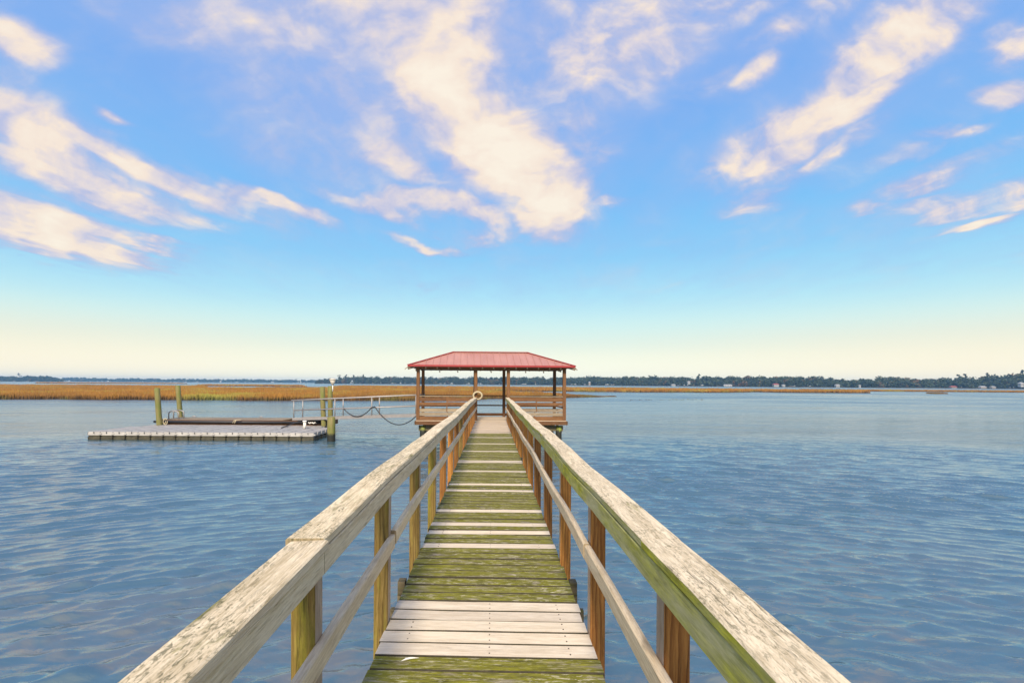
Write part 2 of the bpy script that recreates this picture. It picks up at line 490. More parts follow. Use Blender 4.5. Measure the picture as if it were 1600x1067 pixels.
        veil = m if veil is None else nt.math('SMOOTH_MAX', veil, m, .2)
    wisp = nt.maprange(nt.math('ADD', nt.math('MULTIPLY', N, .6), nt.math('MULTIPLY', puff, .4)), .30, .66, .35, 1.15)
    high = nt.maprange(el, R(6.5), R(11), 0, 1, True)
    D = nt.math('MULTIPLY', D, high)
    veil = nt.math('MULTIPLY', nt.math('MULTIPLY', nt.math('MULTIPLY', veil, wisp), front), high, clamp=True)
    clear = nt.mix(veil, clear, nt.vmath('SCALE', nt.mix(N3, lin((150, 180, 236)), lin((200, 210, 236))), scale=10.0))
    fin = nt.mix(nt.math('MULTIPLY', D, .95), clear, nt.vmath('SCALE', cc, scale=10.0))
    nt.put(bg.inputs['Color'], fin)
    bg.inputs['Strength'].default_value = .085
    w.cycles.sampling_method = 'MANUAL'
    w.cycles.sample_map_resolution = 512


build_world()
sl = bpy.data.lights.new('sun', 'SUN')
so = bpy.data.objects.new('sun', sl); col.objects.link(so)
sd = Vector((math.sin(SUN_AZ) * math.cos(SUN_EL), math.cos(SUN_AZ) * math.cos(SUN_EL), math.sin(SUN_EL)))
so.rotation_euler = sd.to_track_quat('Z', 'Y').to_euler()
so.location = (0, -10, 20)
sl.energy = 5.0
sl.angle = R(10)
sl.color = (1.0, .86, .68)

# ------------------------------------------------------------------ water


def build_water():
    fx = np.arange(-23, 23.001, .044)
    gx = 23 + np.cumsum(.044 * 1.15 ** np.arange(1, 90)); gx = gx[gx < 2700]
    xs = np.concatenate([-gx[::-1], fx, gx])
    fy = [.9]
    while fy[-1] < 27: fy.append(fy[-1] + .024 + .0016 * fy[-1])
    fy = np.array(fy)
    gy = fy[-1] + np.cumsum(.066 * 1.13 ** np.arange(1, 110)); gy = gy[gy < 2500]
    by = .9 - np.cumsum(.030 * 1.2 ** np.arange(1, 60)); by = by[by > -400]
    ys = np.concatenate([by[::-1], fy, gy])
    X, Y = np.meshgrid(xs, ys)
    cx, cy = 1.0, -6.0
    r = np.hypot(X - cx, Y - cy); th = np.arctan2(X - cx, Y - cy) * 13
    H = np.zeros_like(X)
    g = np.random.default_rng(3)
    for k in range(64):
        lam = .14 * (3.6 ** g.random()) if k < 58 else g.uniform(.6, 1.3)
        ang = g.normal(0, .23)
        kx, ky = math.sin(ang) * 2 * math.pi / lam, math.cos(ang) * 2 * math.pi / lam
        A = .0076 * lam * g.uniform(.6, 1.3) * (.6 if lam > .55 else 1)
        H += A * np.sin(kx * th + ky * r + g.uniform(0, 6.28))
    s = H.std()
    H = H + .22 * (H * H / s - s)
    gust = .80 + .30 * np.sin(X * .31 + Y * .17 + 1.0) * np.sin(Y * .43 - X * .11) + .15 * np.sin(X * 1.1 - Y * .7) * np.sin(Y * .9 + X * .5)
    H *= gust
    fade = np.clip((27 - Y) / 16, 0, 1) * np.clip((23 - np.abs(X)) / 6, 0, 1) * np.clip((Y - .5) / 1, 0, 1)
    Z = H * fade * fade * (3 - 2 * fade)
    V = np.stack([X, Y, Z], -1).reshape(-1, 3)
    ny, nx = X.shape
    i = np.arange(nx * ny).reshape(ny, nx)
    Fq = np.stack([i[:-1, :-1], i[:-1, 1:], i[1:, 1:], i[1:, :-1]], -1).reshape(-1, 4)
    m, nt, b = material('estuary_water')
    pos = nt.new('ShaderNodeNewGeometry').outputs['Position']
    sp = nt.new('ShaderNodeSeparateXYZ'); nt.put(sp.inputs[0], pos)
    dist = nt.math('MAXIMUM', sp.outputs[1], 0.0)
    # tan patches in the water colour near the bank, blue beyond
    tn = nt.noise(nt.mapping(pos, scale=(1.0, 2.2, 1)), 1, 6, .62, .8)
    tl = nt.noise(nt.mapping(pos, loc=(4, 3, 0), scale=(.22, .3, 1)), 1, 3, .5)
    sh = nt.math('MULTIPLY', nt.maprange(dist, 2.0, 9.0, 1, 0, True), nt.maprange(nt.math('ADD', nt.math('MULTIPLY', tn, .6), nt.math('MULTIPLY', tl, .4)), .48, .60, 0, 1, True))
    c = nt.mix(nt.math('MULTIPLY', sh, .55), (.048, .104, .138), (.19, .150, .10))
    nt.put(b.inputs['Base Color'], c)
    band = nt.noise(nt.mapping(pos, scale=(.018, .06, 1)), 1, 5, .62, .6)
    nt.put(b.inputs['Roughness'], nt.math('MULTIPLY', nt.maprange(dist, 9, 70, .05, .26), nt.maprange(band, .32, .68, .35, 1.5)))   # ripples too small to draw at a distance
    b.inputs['IOR'].default_value = 2.3
    fineb = nt.noise(nt.mapping(pos, scale=(4.0, 9.0, 1)), 1, 5, .55, .5)
    farb = nt.noise(nt.mapping(pos, loc=(3, 1, 0), scale=(1.3, 4.6, 1)), 1, 5, .55, .4)
    band = nt.noise(nt.mapping(pos, scale=(.018, .05, 1)), 1, 4, .6, .6)
    farw = nt.math('MAXIMUM', nt.maprange(dist, 10, 22, 0, 1), nt.maprange(nt.math('ABSOLUTE', sp.outputs[0]), 16, 23, 0, 1))
    hgt = nt.math('ADD', nt.math('MULTIPLY', fineb, .010), nt.math('MULTIPLY', nt.math('MULTIPLY', farb, farw), nt.maprange(band, .35, .65, .025, .070)))
    mid = nt.noise(nt.mapping(pos, loc=(8, 5, 0), scale=(.40, 1.25, 1)), 1, 4, .6, .5)
    lng = nt.noise(nt.mapping(pos, loc=(1, 15, 0), scale=(.10, .36, 1)), 1, 4, .6, .5)
    hgt = nt.math('ADD', hgt, nt.math('MULTIPLY', farw, nt.math('ADD', nt.math('MULTIPLY', mid, .10), nt.math('MULTIPLY', lng, .22))))
    nd = nt.new('ShaderNodeBump')
    nd.inputs['Distance'].default_value = 1.0
    nd.inputs['Strength'].default_value = 1.0
    nt.put(nd.inputs['Height'], hgt)
    nt.put(b.inputs['Normal'], nd.outputs[0])
    o = np_mesh('water', V, faces4=Fq, mats=[m], smooth=True)
    tag(o, kind='structure')
    # the bed under the water, out to the horizon
    mb = MB(); mb.poly([(-2750, -420, -2), (2750, -420, -2), (2750, 2550, -2), (-2750, 2550, -2)])
    tag(mb.build('riverbed', plain('mud', (.12, .1, .07), .9)), kind='structure')


build_water()

# ------------------------------------------------------------------ walkway
CX = -.025
walk = thing('wooden_walkway', 'long narrow timber walkway with mossy planks and handrails leading out over the water', 'pier', (0, 0, 0))
SHELTER_Y = 20.66
pitch = .1432
y_start = -1.2
pale_rows = [4.76, 5.24, 5.40, 6.05, 7.2, 7.6, 8.8, 9.75, 9.9, 11.4, 12.8, 14.2]
half_pale = [2.86]


def is_pale(yc):
    if 2.80 < yc < 3.52: return True
    return any(abs(yc - p) <= pitch / 2 for p in pale_rows)


mossy, tan = MB(), MB()
nails = []
planks = []
y = y_start
while y < SHELTER_Y - .1:
    yc = y + pitch / 2
    sk = -.022 * max(0, min(1, (15 - yc) / 9))
    xl, xr = CX - .612 + random.uniform(-.009, .006), CX + .612 + random.uniform(-.006, .010)
    zc = DECK - .019 + random.uniform(-.003, .003)
    pts = [(xl + (xr - xl) * f, yc + sk * (xl + (xr - xl) * f) + random.uniform(-.0012, .0012), zc + random.uniform(-.0015, .0015) + (random.uniform(-.004, .004) if f in (0, 1) else 0)) for f in (0, .33, .66, 1)]
    if yc > 15.4:
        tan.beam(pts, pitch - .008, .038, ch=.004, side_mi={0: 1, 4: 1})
    elif is_pale(yc):
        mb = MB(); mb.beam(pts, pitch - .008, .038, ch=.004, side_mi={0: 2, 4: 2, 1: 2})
        if yc < 8:
            for nx_ in (-.46, 0.02, .47):
                for ny_ in (-.03, .035):
                    cxn, cyn = CX + nx_, yc + sk * nx_ + ny_
                    mb.tube([(cxn, cyn, zc + .012), (cxn, cyn, zc + .0205)], .0045, 6, mi=1)
        planks.append(mb)
    else:
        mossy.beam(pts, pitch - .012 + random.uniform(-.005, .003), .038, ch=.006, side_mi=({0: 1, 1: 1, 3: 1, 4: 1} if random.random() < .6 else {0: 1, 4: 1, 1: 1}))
    y += pitch
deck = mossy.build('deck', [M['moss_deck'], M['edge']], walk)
deck['label'] = 'mossy green planks'
M['nail'] = plain('rusty_nail', (.05, .035, .03), .7, .3)
for mb in planks:
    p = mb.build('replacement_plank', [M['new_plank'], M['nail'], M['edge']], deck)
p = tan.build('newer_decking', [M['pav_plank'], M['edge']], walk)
p['label'] = 'clean tan planks before the shelter'

mb = MB()
for x in (-.5, 0, .5):
    mb.beam([(CX + x, y_start, DECK - .04 - .095), (CX + x, SHELTER_Y, DECK - .04 - .095)], .04, .185)
mb.build('joist_frame', M['under'], walk)
for k in range(6):
    yb = .55 + 3.32 * k
    mb = MB()
    for dy in (-.14, .14):
        mb.beam([(CX - .70, yb + dy, DECK - .24), (CX + .70, yb + dy, DECK - .24)], .05, .20)
    mb.beam([(CX - .695, yb + .14, DECK - .09), (CX - .640, yb + .14, DECK - .09)], .09, .1)
    mb.beam([(CX + .640, yb + .14, DECK - .09), (CX + .695, yb + .14, DECK - .09)], .09, .1)
    mb.build('crossbeam', M['under'], walk)
    for x in (-.45, .45):
        mb = MB(); mb.tube([(CX + x, yb, -2), (CX + x, yb, .3), (CX + x, yb, DECK - .12)], .11, 14)
        mb.build('pile', M['pile'], walk)

RAILH = .94


def wob(seed, yv):
    return .006 * math.sin(yv * 1.7 + seed) + .008 * math.sin(yv * .61 + seed * 2.1) + .004 * math.sin(yv * 3.9 + seed * .7)


def railing(side, y0, dy, cap_breaks, mid_breaks, apron_m, cap_ms, seed):
    """side -1 left, +1 right"""
    xin = CX + side * .575
    ap = MB()
    ends = [-1.2, .55, 3.9, 7.3, 11, 14.6, 17.9, SHELTER_Y - .02] if side > 0 else [-1.2, 1.86, 5.2, 8.6, 12.4, 16.1, SHELTER_Y - .02]
    for a, b_ in zip(ends[:-1], ends[1:]):
        n = max(2, int((b_ - a) / .5))
        pts = []
        for i in range(n + 1):
            yy = a + .002 + (b_ - a - .004) * i / n
            pts.append((xin + side * .02 + .4 * wob(seed, yy), yy, DECK + RAILH - .040 - .048 + wob(seed + 1, yy)))
        ap.beam(pts, .038, .092, ch=.004)
    rail = ap.build('railing', apron_m, walk)
    # cap boards
    for j, (a, b_) in enumerate(zip(cap_breaks[:-1], cap_breaks[1:])):
        n = max(3, int((b_ - a) / .4))
        mb = MB(); pts = []
        drop = -.010 if (side < 0 and j == 0) else 0
        out = .012 if (side < 0 and j == 0) else random.uniform(-.004, .004)
        for i in range(n + 1):
            yy = a + .0015 + (b_ - a - .003) * i / n
            pts.append((xin + side * .069 - side * out + .4 * wob(seed, yy), yy, DECK + RAILH - .019 + drop + wob(seed + 1, yy) + random.uniform(-.0015, .0015)))
        mb.beam(pts, .142, .038, up=(-.05 * (1 if drop else .2), 0, 1), ch=.006, side_mi=({4 if side > 0 else 0: 1}))
        mb.build('cap_rail', [cap_ms[j % len(cap_ms)], apron_m], rail)
    for j, (a, b_) in enumerate(zip(mid_breaks[:-1], mid_breaks[1:])):
        n = max(3, int((b_ - a) / .5)); mb = MB(); pts = []
        dz = random.uniform(-.012, .012)
        for i in range(n + 1):
            yy = a + .0015 + (b_ - a - .003) * i / n
            pts.append((xin + side * .02 + .4 * wob(seed + 3, yy) + side * (.006 if j % 2 else 0), yy, DECK + .506 + dz + .8 * wob(seed + 4, yy)))
        mb.beam(pts, .038, .090, ch=.007)
        mb.build('mid_rail', M['mid'], rail)
    yy = y0
    while yy > -1.0: yy -= dy
    yy += dy
    while yy < SHELTER_Y - .5:
        j = random.uniform(-.03, .03) if yy > 2 else 0
        lean = random.uniform(-.006, .006)
        x = CX + side * (.615 + .045)
        mb = MB()
        mb.beam([(x, yy + j + .045, DECK - .30), (x + lean, yy + j + .045 + lean, DECK + RAILH - .042 + wob(seed + 1, yy))], .089, .089, up=(0, -1, 0), ch=.005, side_mi={(0 if side < 0 else 4): 1})
        mb.build('post', [M['post_moss' if (side < 0 and (1.5 < yy < 2.5 or random.random() < .35)) else 'post'], M['post_pale']], rail)
        yy += dy


railing(-1, 1.88, 1.335, [-1.2, 1.86, 5.55, 9.3, 13.0, 16.8, SHELTER_Y - .02], [-1.2, .7, 3.27, 6.0, 8.7, 11.4, 15.4, SHELTER_Y - .02], M['apron_pale'], [M['cap_mossy'], M['cap_mossy'], M['cap']], 1.3)
railing(1, 1.74, 1.315, [-1.2, 1.87, 5.6, 9.2, 12.9, 16.5, SHELTER_Y - .02], [-1.2, .4, 3.02, 5.75, 8.4, 12.3, 15.9, SHELTER_Y - .02], M['apron_green'], [M['cap']], 4.1)

# a small white feather on the boards
mb = MB()
f0 = at(640, 1033, DECK + .003)
pts = [f0 + Vector((-.035 + .09 * i / 8, .03 * i / 8 + .01 * math.sin(i * .5), .004 + .0006 * i)) for i in range(9)]
mb.tube(pts, [.0012, .0035, .0055, .006, .0055, .0045, .003, .0016, .001], 8)
mb.tube([pts[3], pts[3] + Vector((-.02, .012, -.003))], [.004, .0015], 6)
tag(mb.build('feather', M['white']), 'small white feather lying on the mossy planks at the near end of the walkway', 'feather')

# ------------------------------------------------------------------ shelter
sh = thing('pier_shelter', 'open timber shelter with a red hipped metal roof at the end of the walkway', 'shelter', (0.0, 20.70, DECK), R(2.8))
W2, D = 3.04, 2.5
mb = MB()
yy = .0
while yy < D - .02:
    mb.beam([(-W2 - .01, yy + .07, -.019), (W2 + .01, yy + .07, -.019)], .135, .038); yy += .1405
fl = mb.build('floor', M['pav_plank'], sh)
mb = MB()
mb.beam([(-W2 - .02, -.03, -.10), (W2 + .02, -.03, -.10)], .04, .15)
mb.beam([(-W2 - .02, D + .06, -.10), (W2 + .02, D + .06, -.10)], .04, .15)
for x in (-W2 - .035, W2 + .035):
    mb.beam([(x, -.05, -.10), (x, D + .08, -.10)], .04, .15)
mb.build('skirt_board', M['brown'], sh)
mb = MB()
for x in np.linspace(-2.7, 2.7, 9):
    mb.beam([(x, 0, -.125), (x, D + .03, -.125)], .05, .17)
for y_ in (.25, D - .25):
    mb.beam([(-2.95, y_, -.33), (2.95, y_, -.33)], .10, .22)
mb.build('joist_frame', M['under'], sh)
for x in (-2.78, -.75, .75, 2.78):
    for y_ in (.25, D - .25):
        mb = MB(); mb.tube([(x, y_, -3), (x, y_, -.6), (x, y_, -.23)], .125, 16)
        mb.build('pile', M['pile_pav'], sh)
for s in (-1, 1):
    mb = MB(); mb.beam([(s * 2.72, .18, -.75), (s * 2.1, .18, -.42)], .05, .14); mb.build('brace', M['pile_pav'], sh)
post_x = [(-W2 + .07), -.645, .675, (W2 - .07)]
PH = 2.07
for x in post_x:
    for y_ in (.07, D - .05):
        mb = MB(); mb.beam([(x, y_, 0.0), (x + random.uniform(-.01, .01), y_, PH)], .13, .13, up=(0, -1, 0), ch=.008)
        mb.build('post', M['brown'], sh)
# beams round the top and rafters
mb = MB()
for y_ in (.07, D - .05):
    mb.beam([(-W2 + .0, y_, PH + .07), (W2 - .0, y_, PH + .07)], .10, .14)
for x in (-W2 + .07, W2 - .07):
    mb.beam([(x, .13, PH + .07), (x, D - .11, PH + .07)], .10, .138)
mb.build('top_beam', M['brown'], sh)
OV = .30
EZ, RZ = 2.20, 2.82
x0, x1, ya, yb_ = -W2 - OV, W2 + OV, -OV, D + OV
rx0, rx1, ry = -1.60, 1.60, D / 2 + .02


def roofz(x, y_):
    t = min((y_ - ya) / (ry - ya), (yb_ - y_) / (yb_ - ry), (x - x0) / (rx0 - x0), (x1 - x) / (x1 - rx1))
    return EZ + (RZ - EZ) * max(0, min(1, t))


# roof skin with thickness
mb = MB()
A, Bc, C_, Dd = (x0, ya), (x1, ya), (x1, yb_), (x0, yb_)
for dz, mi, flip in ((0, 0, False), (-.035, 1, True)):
    P = lambda p, z: (p[0], p[1], z + dz)
    quads = [[P(A, EZ), P(Bc, EZ), P((rx1, ry), RZ), P((rx0, ry), RZ)],
             [P(C_, EZ), P(Dd, EZ), P((rx0, ry), RZ), P((rx1, ry), RZ)],
             [P(Bc, EZ), P(C_, EZ), P((rx1, ry), RZ)],
             [P(Dd, EZ), P(A, EZ), P((rx0, ry), RZ)]]
    for q in quads: mb.poly(q[::-1] if flip else q, mi)
# standing seams
xs_ = np.arange(x0 + .14, x1, .275)
for x in xs_:
    for (ye, sgn) in ((ya, 1), (yb_, -1)):
        if x < rx0: t = (x - x0) / (rx0 - x0)
        elif x > rx1: t = (x1 - x) / (x1 - rx1)
        else: t = 1
        if t < .06: continue
        yt = ye + (ry - ye) * t
        mb.beam([(x, ye + .0 * sgn, EZ + .012), (x, yt - sgn * .01, EZ + (RZ - EZ) * t + .010)], .022, .03, ch=.005)
for y_ in np.arange(ya + .2, yb_, .275):
    for (xe, rx_) in ((x0, rx0), (x1, rx1)):
        t = min((y_ - ya) / (ry - ya), (yb_ - y_) / (yb_ - ry))
        if t < .06: continue
        mb.beam([(xe, y_, EZ + .012), (xe + (rx_ - xe) * t * .99, y_, EZ + (RZ - EZ) * t + .010)], .022, .03, ch=.005)
roof = mb.build('roof', [M['red'], M['under']], sh)
mb = MB()
for a, b_ in (((x0, ya), (x1, ya)), ((x0, yb_), (x1, yb_))):
    mb.beam([(a[0] - .01, a[1], EZ - .012), (b_[0] + .01, b_[1], EZ - .012)], .03, .075)
for x in (x0, x1):
    mb.beam([(x, ya + .016, EZ - .012), (x, yb_ - .016, EZ - .012)], .03, .074)
mb.build('eave_trim', M['red_trim'], roof)
mb = MB()
mb.beam([(rx0, ry, RZ + .022), (rx1, ry, RZ + .022)], .16, .03, ch=.012)
for a, rx_ in (((x0, ya), rx0), ((x1, ya), rx1), ((x0, yb_), rx0), ((x1, yb_), rx1)):
    mb.beam([(a[0], a[1], EZ + .022), (rx_, ry, RZ + .018)], .12, .028, ch=.012)
mb.build('ridge_cap', M['red_trim'], roof)
mb = MB()
for x in np.arange(x0 + .25, x1 - .1, .45):
    for ye, sgn in ((ya, 1), (yb_, -1)):
        if x < rx0: t = (x - x0) / (rx0 - x0)
        elif x > rx1: t = (x1 - x) / (x1 - rx1)
        else: t = 1
        yt = ye + (ry - ye) * t * .97
        mb.beam([(x, ye + sgn * .025, EZ - .10), (x, yt, EZ + (RZ - EZ) * t * .97 - .09)], .04, .085)
for a, rx_ in (((x0, ya), rx0), ((x1, ya), rx1), ((x0, yb_), rx0), ((x1, yb_), rx1)):
    mb.beam([(a[0] * .998, a[1], EZ - .115), (rx_, ry, RZ - .11)], .05, .11)
for x, dx_ in ((x0 - .02, -.10), (x1 + .02, .06)):
    mb.beam([(x, ya + .05, EZ - .075), (x + dx_, ya + .02, EZ - .15)], .05, .03)
mb.build('rafters', M['greywood'], roof)
# front side panels: slatted bench backs
slats = [(.845, .165, 'brown'), (.665, .14, 'brown'), (.408, .135, 'greywood'), (.252, .135, 'greywood'), (.082, .17, 'brown')]
for s, (xa, xb) in ((-1, (post_x[0] + .068, post_x[1] - .068)), (1, (post_x[2] + .068, post_x[3] - .068))):
    bn = MB()
    bn.beam([(xa, .42, .44), (xb, .42, .44)], .14, .038); bn.beam([(xa, .27, .44), (xb, .27, .44)], .14, .038); bn.beam([(xa, .57, .44), (xb, .57, .44)], .14, .038)
    for x in (xa + .1, (xa + xb) / 2, xb - .1):
        bn.beam([(x, .58, .0), (x, .58, .42)], .04, .09, up=(0, -1, 0)); bn.beam([(x, .15, .39), (x, .63, .39)], .04, .06)
    bench = bn.build('bench', M['brown'], sh)
    bk = MB()
    for z, h, _ in slats[:2]:
        for q in (0, 1):
            m_ = (xa + xb) / 2
            a, b_ = (xa, m_ - .022) if q == 0 else (m_ + .022, xb)
            bk.beam([(a, .05 + random.uniform(-.004, .004), z + random.uniform(-.012, .012)), (b_, .05, z + random.uniform(-.012, .012))], .035, h * random.uniform(.85, 1.0))
    bk.beam([(xa + .02, .10, .62), (xb - .02, .10, .75)] if False else [(xa, .092, .57), (xb, .092, .57)], .035, .03)
    bk.build('backrest', M['brown'], bench)
    pn = MB()
    for z, h, k in slats[2:]:
        pn.beam([(xa, .04, z), (xb, .04, z + random.uniform(-.006, .006))], .035, h, mi=0 if k == 'greywood' else 1)
    pn.beam([((xa + xb) / 2, .05, .345), ((xa + xb) / 2, .05, .95)], .04, .06, up=(0, -1, 0), mi=1)
    pn.build('side_panel', [M['greywood'], M['brown']], sh)
    tp = MB(); tp.beam([(xa, .07, .975), (xb, .07, .975)], .12, .035); tp.build('top_rail', M['greywood'], sh)
# railing at the back and right-hand side
tp = MB()
for i in range(3):
    a, b_ = post_x[i] + .068, post_x[i + 1] - .068
    for z, h in ((.945, .05), (.51, .06), (.10, .12)):
        tp.beam([(a, D - .05, z), (b_, D - .05, z)], .04, h)
for z, h in ((.945, .05), (.51, .06), (.10, .12)):
    tp.beam([(post_x[3], .14, z), (post_x[3], D - .12, z)], .04, h)
tp.build('back_railing', M['brown'], sh)
for x in (-2.12, -1.4, -.05, 1.35, 2.08):
    mb = MB()
    mb.tube([(x, -.02, PH), (x, -.02, PH - .05), (x + .02, -.02, PH - .09)], .012, 6)
    mb.tube([(x + .02, -.02, PH - .085), (x + .022, -.02, PH - .14)], [.028, .02], 8)
    mb.build('hanging_bulb', M['greywood'], sh)
mb = MB(); mb.box((-2.55, .20, PH - .025), (.5, .10, .05)); mb.build('light_box', M['black'], sh)

# ring on the front post
rc = at(746, 618.5, 0); Yr = 20.60
cpt = Vector(((746.5 - VPX) / F * Yr, Yr, EYE - (618 - hz(746)) * Yr / F))
mb = MB()
for q, rr in enumerate((.18, .165)):
    mb.tube([cpt + Vector((rr * math.cos(a), -.02 - .03 * q, rr * .88 * math.sin(a))) for a in np.linspace(0, 2 * math.pi, 29)[:-1]], .030, 10, closed=True)
tag(mb.build('rope_coil', M['rope']), 'round coil of thick cream rope hung on the shelter post where the left handrail ends', 'rope')

# ------------------------------------------------------------------ floats, docks, piles
U = .514


def float_dock(label, x0_, y0_, nx, ny, nm):
    t = thing(nm, label, 'floating dock', (x0_, y0_, 0))
    for i in range(nx):
        for j in range(ny):
            mb = MB()
            cx_, cy_ = (i + .5) * U, (j + .5) * U
            h = U / 2 - .003
            dz = random.uniform(-.003, .003)
            # bevelled block: chamfered top, waist groove, stained lower half
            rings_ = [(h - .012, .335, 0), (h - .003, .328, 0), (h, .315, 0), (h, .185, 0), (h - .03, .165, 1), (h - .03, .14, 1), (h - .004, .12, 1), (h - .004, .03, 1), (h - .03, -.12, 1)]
            bev = .02
            b0 = len(mb.v)
            for r_, z, _ in rings_:
                k = bev
                for sx, sy in ((1, -1), (1, 1), (-1, 1), (-1, -1)):
                    p1 = (cx_ + sx * (r_ - (k if sx == sy else 0)), cy_ + sy * (r_ - (0 if sx == sy else k)), z + dz)
                    p2 = (cx_ + sx * (r_ - (0 if sx == sy else k)), cy_ + sy * (r_ - (k if sx == sy else 0)), z + dz)
                    mb.v.append(Vector(p1)); mb.v.append(Vector(p2))
            tt = random.random()
            mb.face([b0 + k for k in range(8)], [(0, 0)] * 8, 0, False, tt)
            for a in range(len(rings_) - 1):
                for k in range(8):
                    k2 = (k + 1) % 8
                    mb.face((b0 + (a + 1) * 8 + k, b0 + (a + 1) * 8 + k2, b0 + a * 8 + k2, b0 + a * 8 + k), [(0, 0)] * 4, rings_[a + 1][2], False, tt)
            # lugs joining the blocks at the corner
            if j == 0:
                mb.box((cx_ + U / 2, cy_ - U / 2 + .03, .255), (.13, .07, .05), mi=0, ch=.01)
                mb.tube([(cx_ + .02, cy_ - U / 2 - .006, .26), (cx_ + .02, cy_ - U / 2 - .006, .335)], .012, 6, mi=2)
            if i == nx - 1:
                mb.box((cx_ + U / 2 - .03, cy_ + U / 2, .255), (.07, .13, .05), mi=0, ch=.01)
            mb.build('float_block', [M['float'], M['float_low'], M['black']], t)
    return t


fx0 = (135 - VPX) / F * 20.85
fd = float_dock('low grey plastic float of square blocks, the wide one nearest the walkway', fx0, 20.9, 18, 5, 'plastic_float')
fe = float_dock('narrow strip of grey plastic float blocks between the wide float and the wooden dock', (222 - VPX) / F * 23.55, 23.55, 16, 2, 'plastic_float')

# wooden floating dock
wx0, wx1, wy0, wy1, wz = -16.1, -8.0, 24.72, 26.5, .56
wd = thing('wooden_float', 'wooden floating dock with black bumper edge behind the plastic floats', 'floating dock', ((wx0 + wx1) / 2, (wy0 + wy1) / 2, 0))
ox, oy = (wx0 + wx1) / 2, (wy0 + wy1) / 2
mb = MB()
xx = wx0
while xx < wx1 - .05:
    mb.beam([(xx + .07 - ox, wy0 - oy, wz - .019), (xx + .07 - ox, wy1 - oy, wz - .019)], .135, .038); xx += .142
mb.build('decking', M['greywood'], wd)
mb = MB()
mb.beam([(wx0 - ox, wy0 - .03 - oy, wz - .14), (wx1 - ox, wy0 - .03 - oy, wz - .14)], .05, .26)
mb.beam([(wx0 - ox, wy1 + .03 - oy, wz - .14), (wx1 - ox, wy1 + .03 - oy, wz - .14)], .05, .26)
for x in (wx0 - .03, wx1 + .03): mb.beam([(x - ox, wy0 - oy, wz - .14), (x - ox, wy1 - oy, wz - .14)], .05, .26)
mb.build('side_board', M['brown'], wd)
mb = MB()
mb.tube([(wx0 - .12 - ox, wy0 - .12 - oy, wz - .09), (wx0 + 2 - ox, wy0 - .13 - oy, wz - .085), (wx1 - ox, wy0 - .12 - oy, wz - .09)], .06, 10)
mb.build('bumper', M['black'], wd)
mb = MB()
for x in np.arange(wx0 + .6, wx1, 1.7):
    mb.box((x - ox, 0, .08), (.9, 1.5, .5), ch=.05)
mb.build('floatation_drum', M['black'], wd)
for px_a, px_b, Y_ in ((264, 279.5, 25.1), (271.5, 287.5, 25.75)):
    xa, xb = (px_a - VPX) / F * Y_ - ox, (px_b - VPX) / F * Y_ - ox
    h = .40
    pts = [(xa, Y_ - oy, wz - .02), (xa, Y_ - oy, wz + h * .7)] + [(xa + (xb - xa) * (.5 - .5 * math.cos(a)), Y_ - oy, wz + h * (.7 + .3 * math.sin(a))) for a in np.linspace(.3, math.pi - .3, 7)] + [(xb, Y_ - oy, wz + h * .7), (xb, Y_ - oy, wz - .02)]
    mb = MB(); mb.tube(pts, .028, 8); mb.build('ladder_rail', M['alu'], wd)
for px_ in (298, 404):
    x = (px_ - VPX) / F * 25.9 - ox
    mb = MB(); mb.tube([(x - .12, .6, wz + .06), (x, .6, wz + .075), (x + .12, .6, wz + .06)], [.014, .022, .014], 8)
    mb.tube([(x - .04, .6, wz - .01), (x - .04, .6, wz + .07)], .014, 6); mb.tube([(x + .04, .6, wz - .01), (x + .04, .6, wz + .07)], .014, 6)
    mb.build('cleat', M['alu'], wd)

# ropes on the floats
def sag(a, b_, s, n=12):
    a, b_ = Vector(a), Vector(b_)
    return [a.lerp(b_, i / n) + Vector((0, 0, -s * 4 * (i / n) * (1 - i / n))) for i in range(n + 1)]


xl = (252 - VPX) / F * 24.5
mb = MB()
for k, (dx, w_, h_) in enumerate(((0, .16, .30), (.16, .13, .22), (.28, .10, .28))):
    mb.tube([(xl + dx + w_ * math.cos(a), 24.42 - .02 * k, wz - .02 + h_ * .5 * math.sin(a) - .05) for a in np.linspace(.6, 2 * math.pi + .2, 18)], .022, 6)
tag(mb.build('mooring_rope', M['rope']), 'loops of pale rope hanging at the far left corner of the wooden float', 'rope', 'mooring ropes on the floats')
xl = (368 - VPX) / F * 24.5
mb = MB(); mb.tube([(xl - .1, 24.44, wz - .12), (xl, 24.42, wz + .0), (xl + .15, 24.42, wz + .03), (xl + .3, 24.46, wz + .02)], .02, 6)
mb.tube([(xl, 24.41, wz - .14), (xl + .08, 24.41, wz + .02)], .02, 6)
tag(mb.build('mooring_rope', M['rope']), 'short pale rope end over the middle of the wooden float edge', 'rope', 'mooring ropes on the floats')
mb = MB()
a = at(440, 668, .34); b_ = at(505, 659, .5)
mb.tube([(at(440, 668.5, .345)), at(452, 664, .4), at(462, 660, .5), at(470, 657.5, .58)], .024, 6)
tag(mb.build('mooring_line', M['black']), 'dark mooring line running from the plastic float up to the gangway foot', 'rope')
mb = MB()
for k in range(5):
    p = at(481 + 3.2 * k, 660 + (k % 2) * 1.6, .47)
    mb.tube([p + Vector((-.06, 0, .06)), p, p + Vector((.07, .02, .07))], .022, 6)
mb.tube([at(478, 659, .5), at(490, 661, .45), at(504, 660, .47)], .02, 6)
tag(mb.build('mooring_rope', M['white']), 'twisted white rope lying beside the white bollard near the gangway foot', 'rope', 'mooring ropes on the floats')
bp = at(476.5, 669.5, .34)
bl = thing('mooring_bollard', 'short white bollard standing on the plastic floats near the gangway foot', 'bollard', bp)
mb = MB(); mb.tube([(0, 0, 0), (0, 0, .30)], .065, 12); mb.build('stem', M['white'], bl)
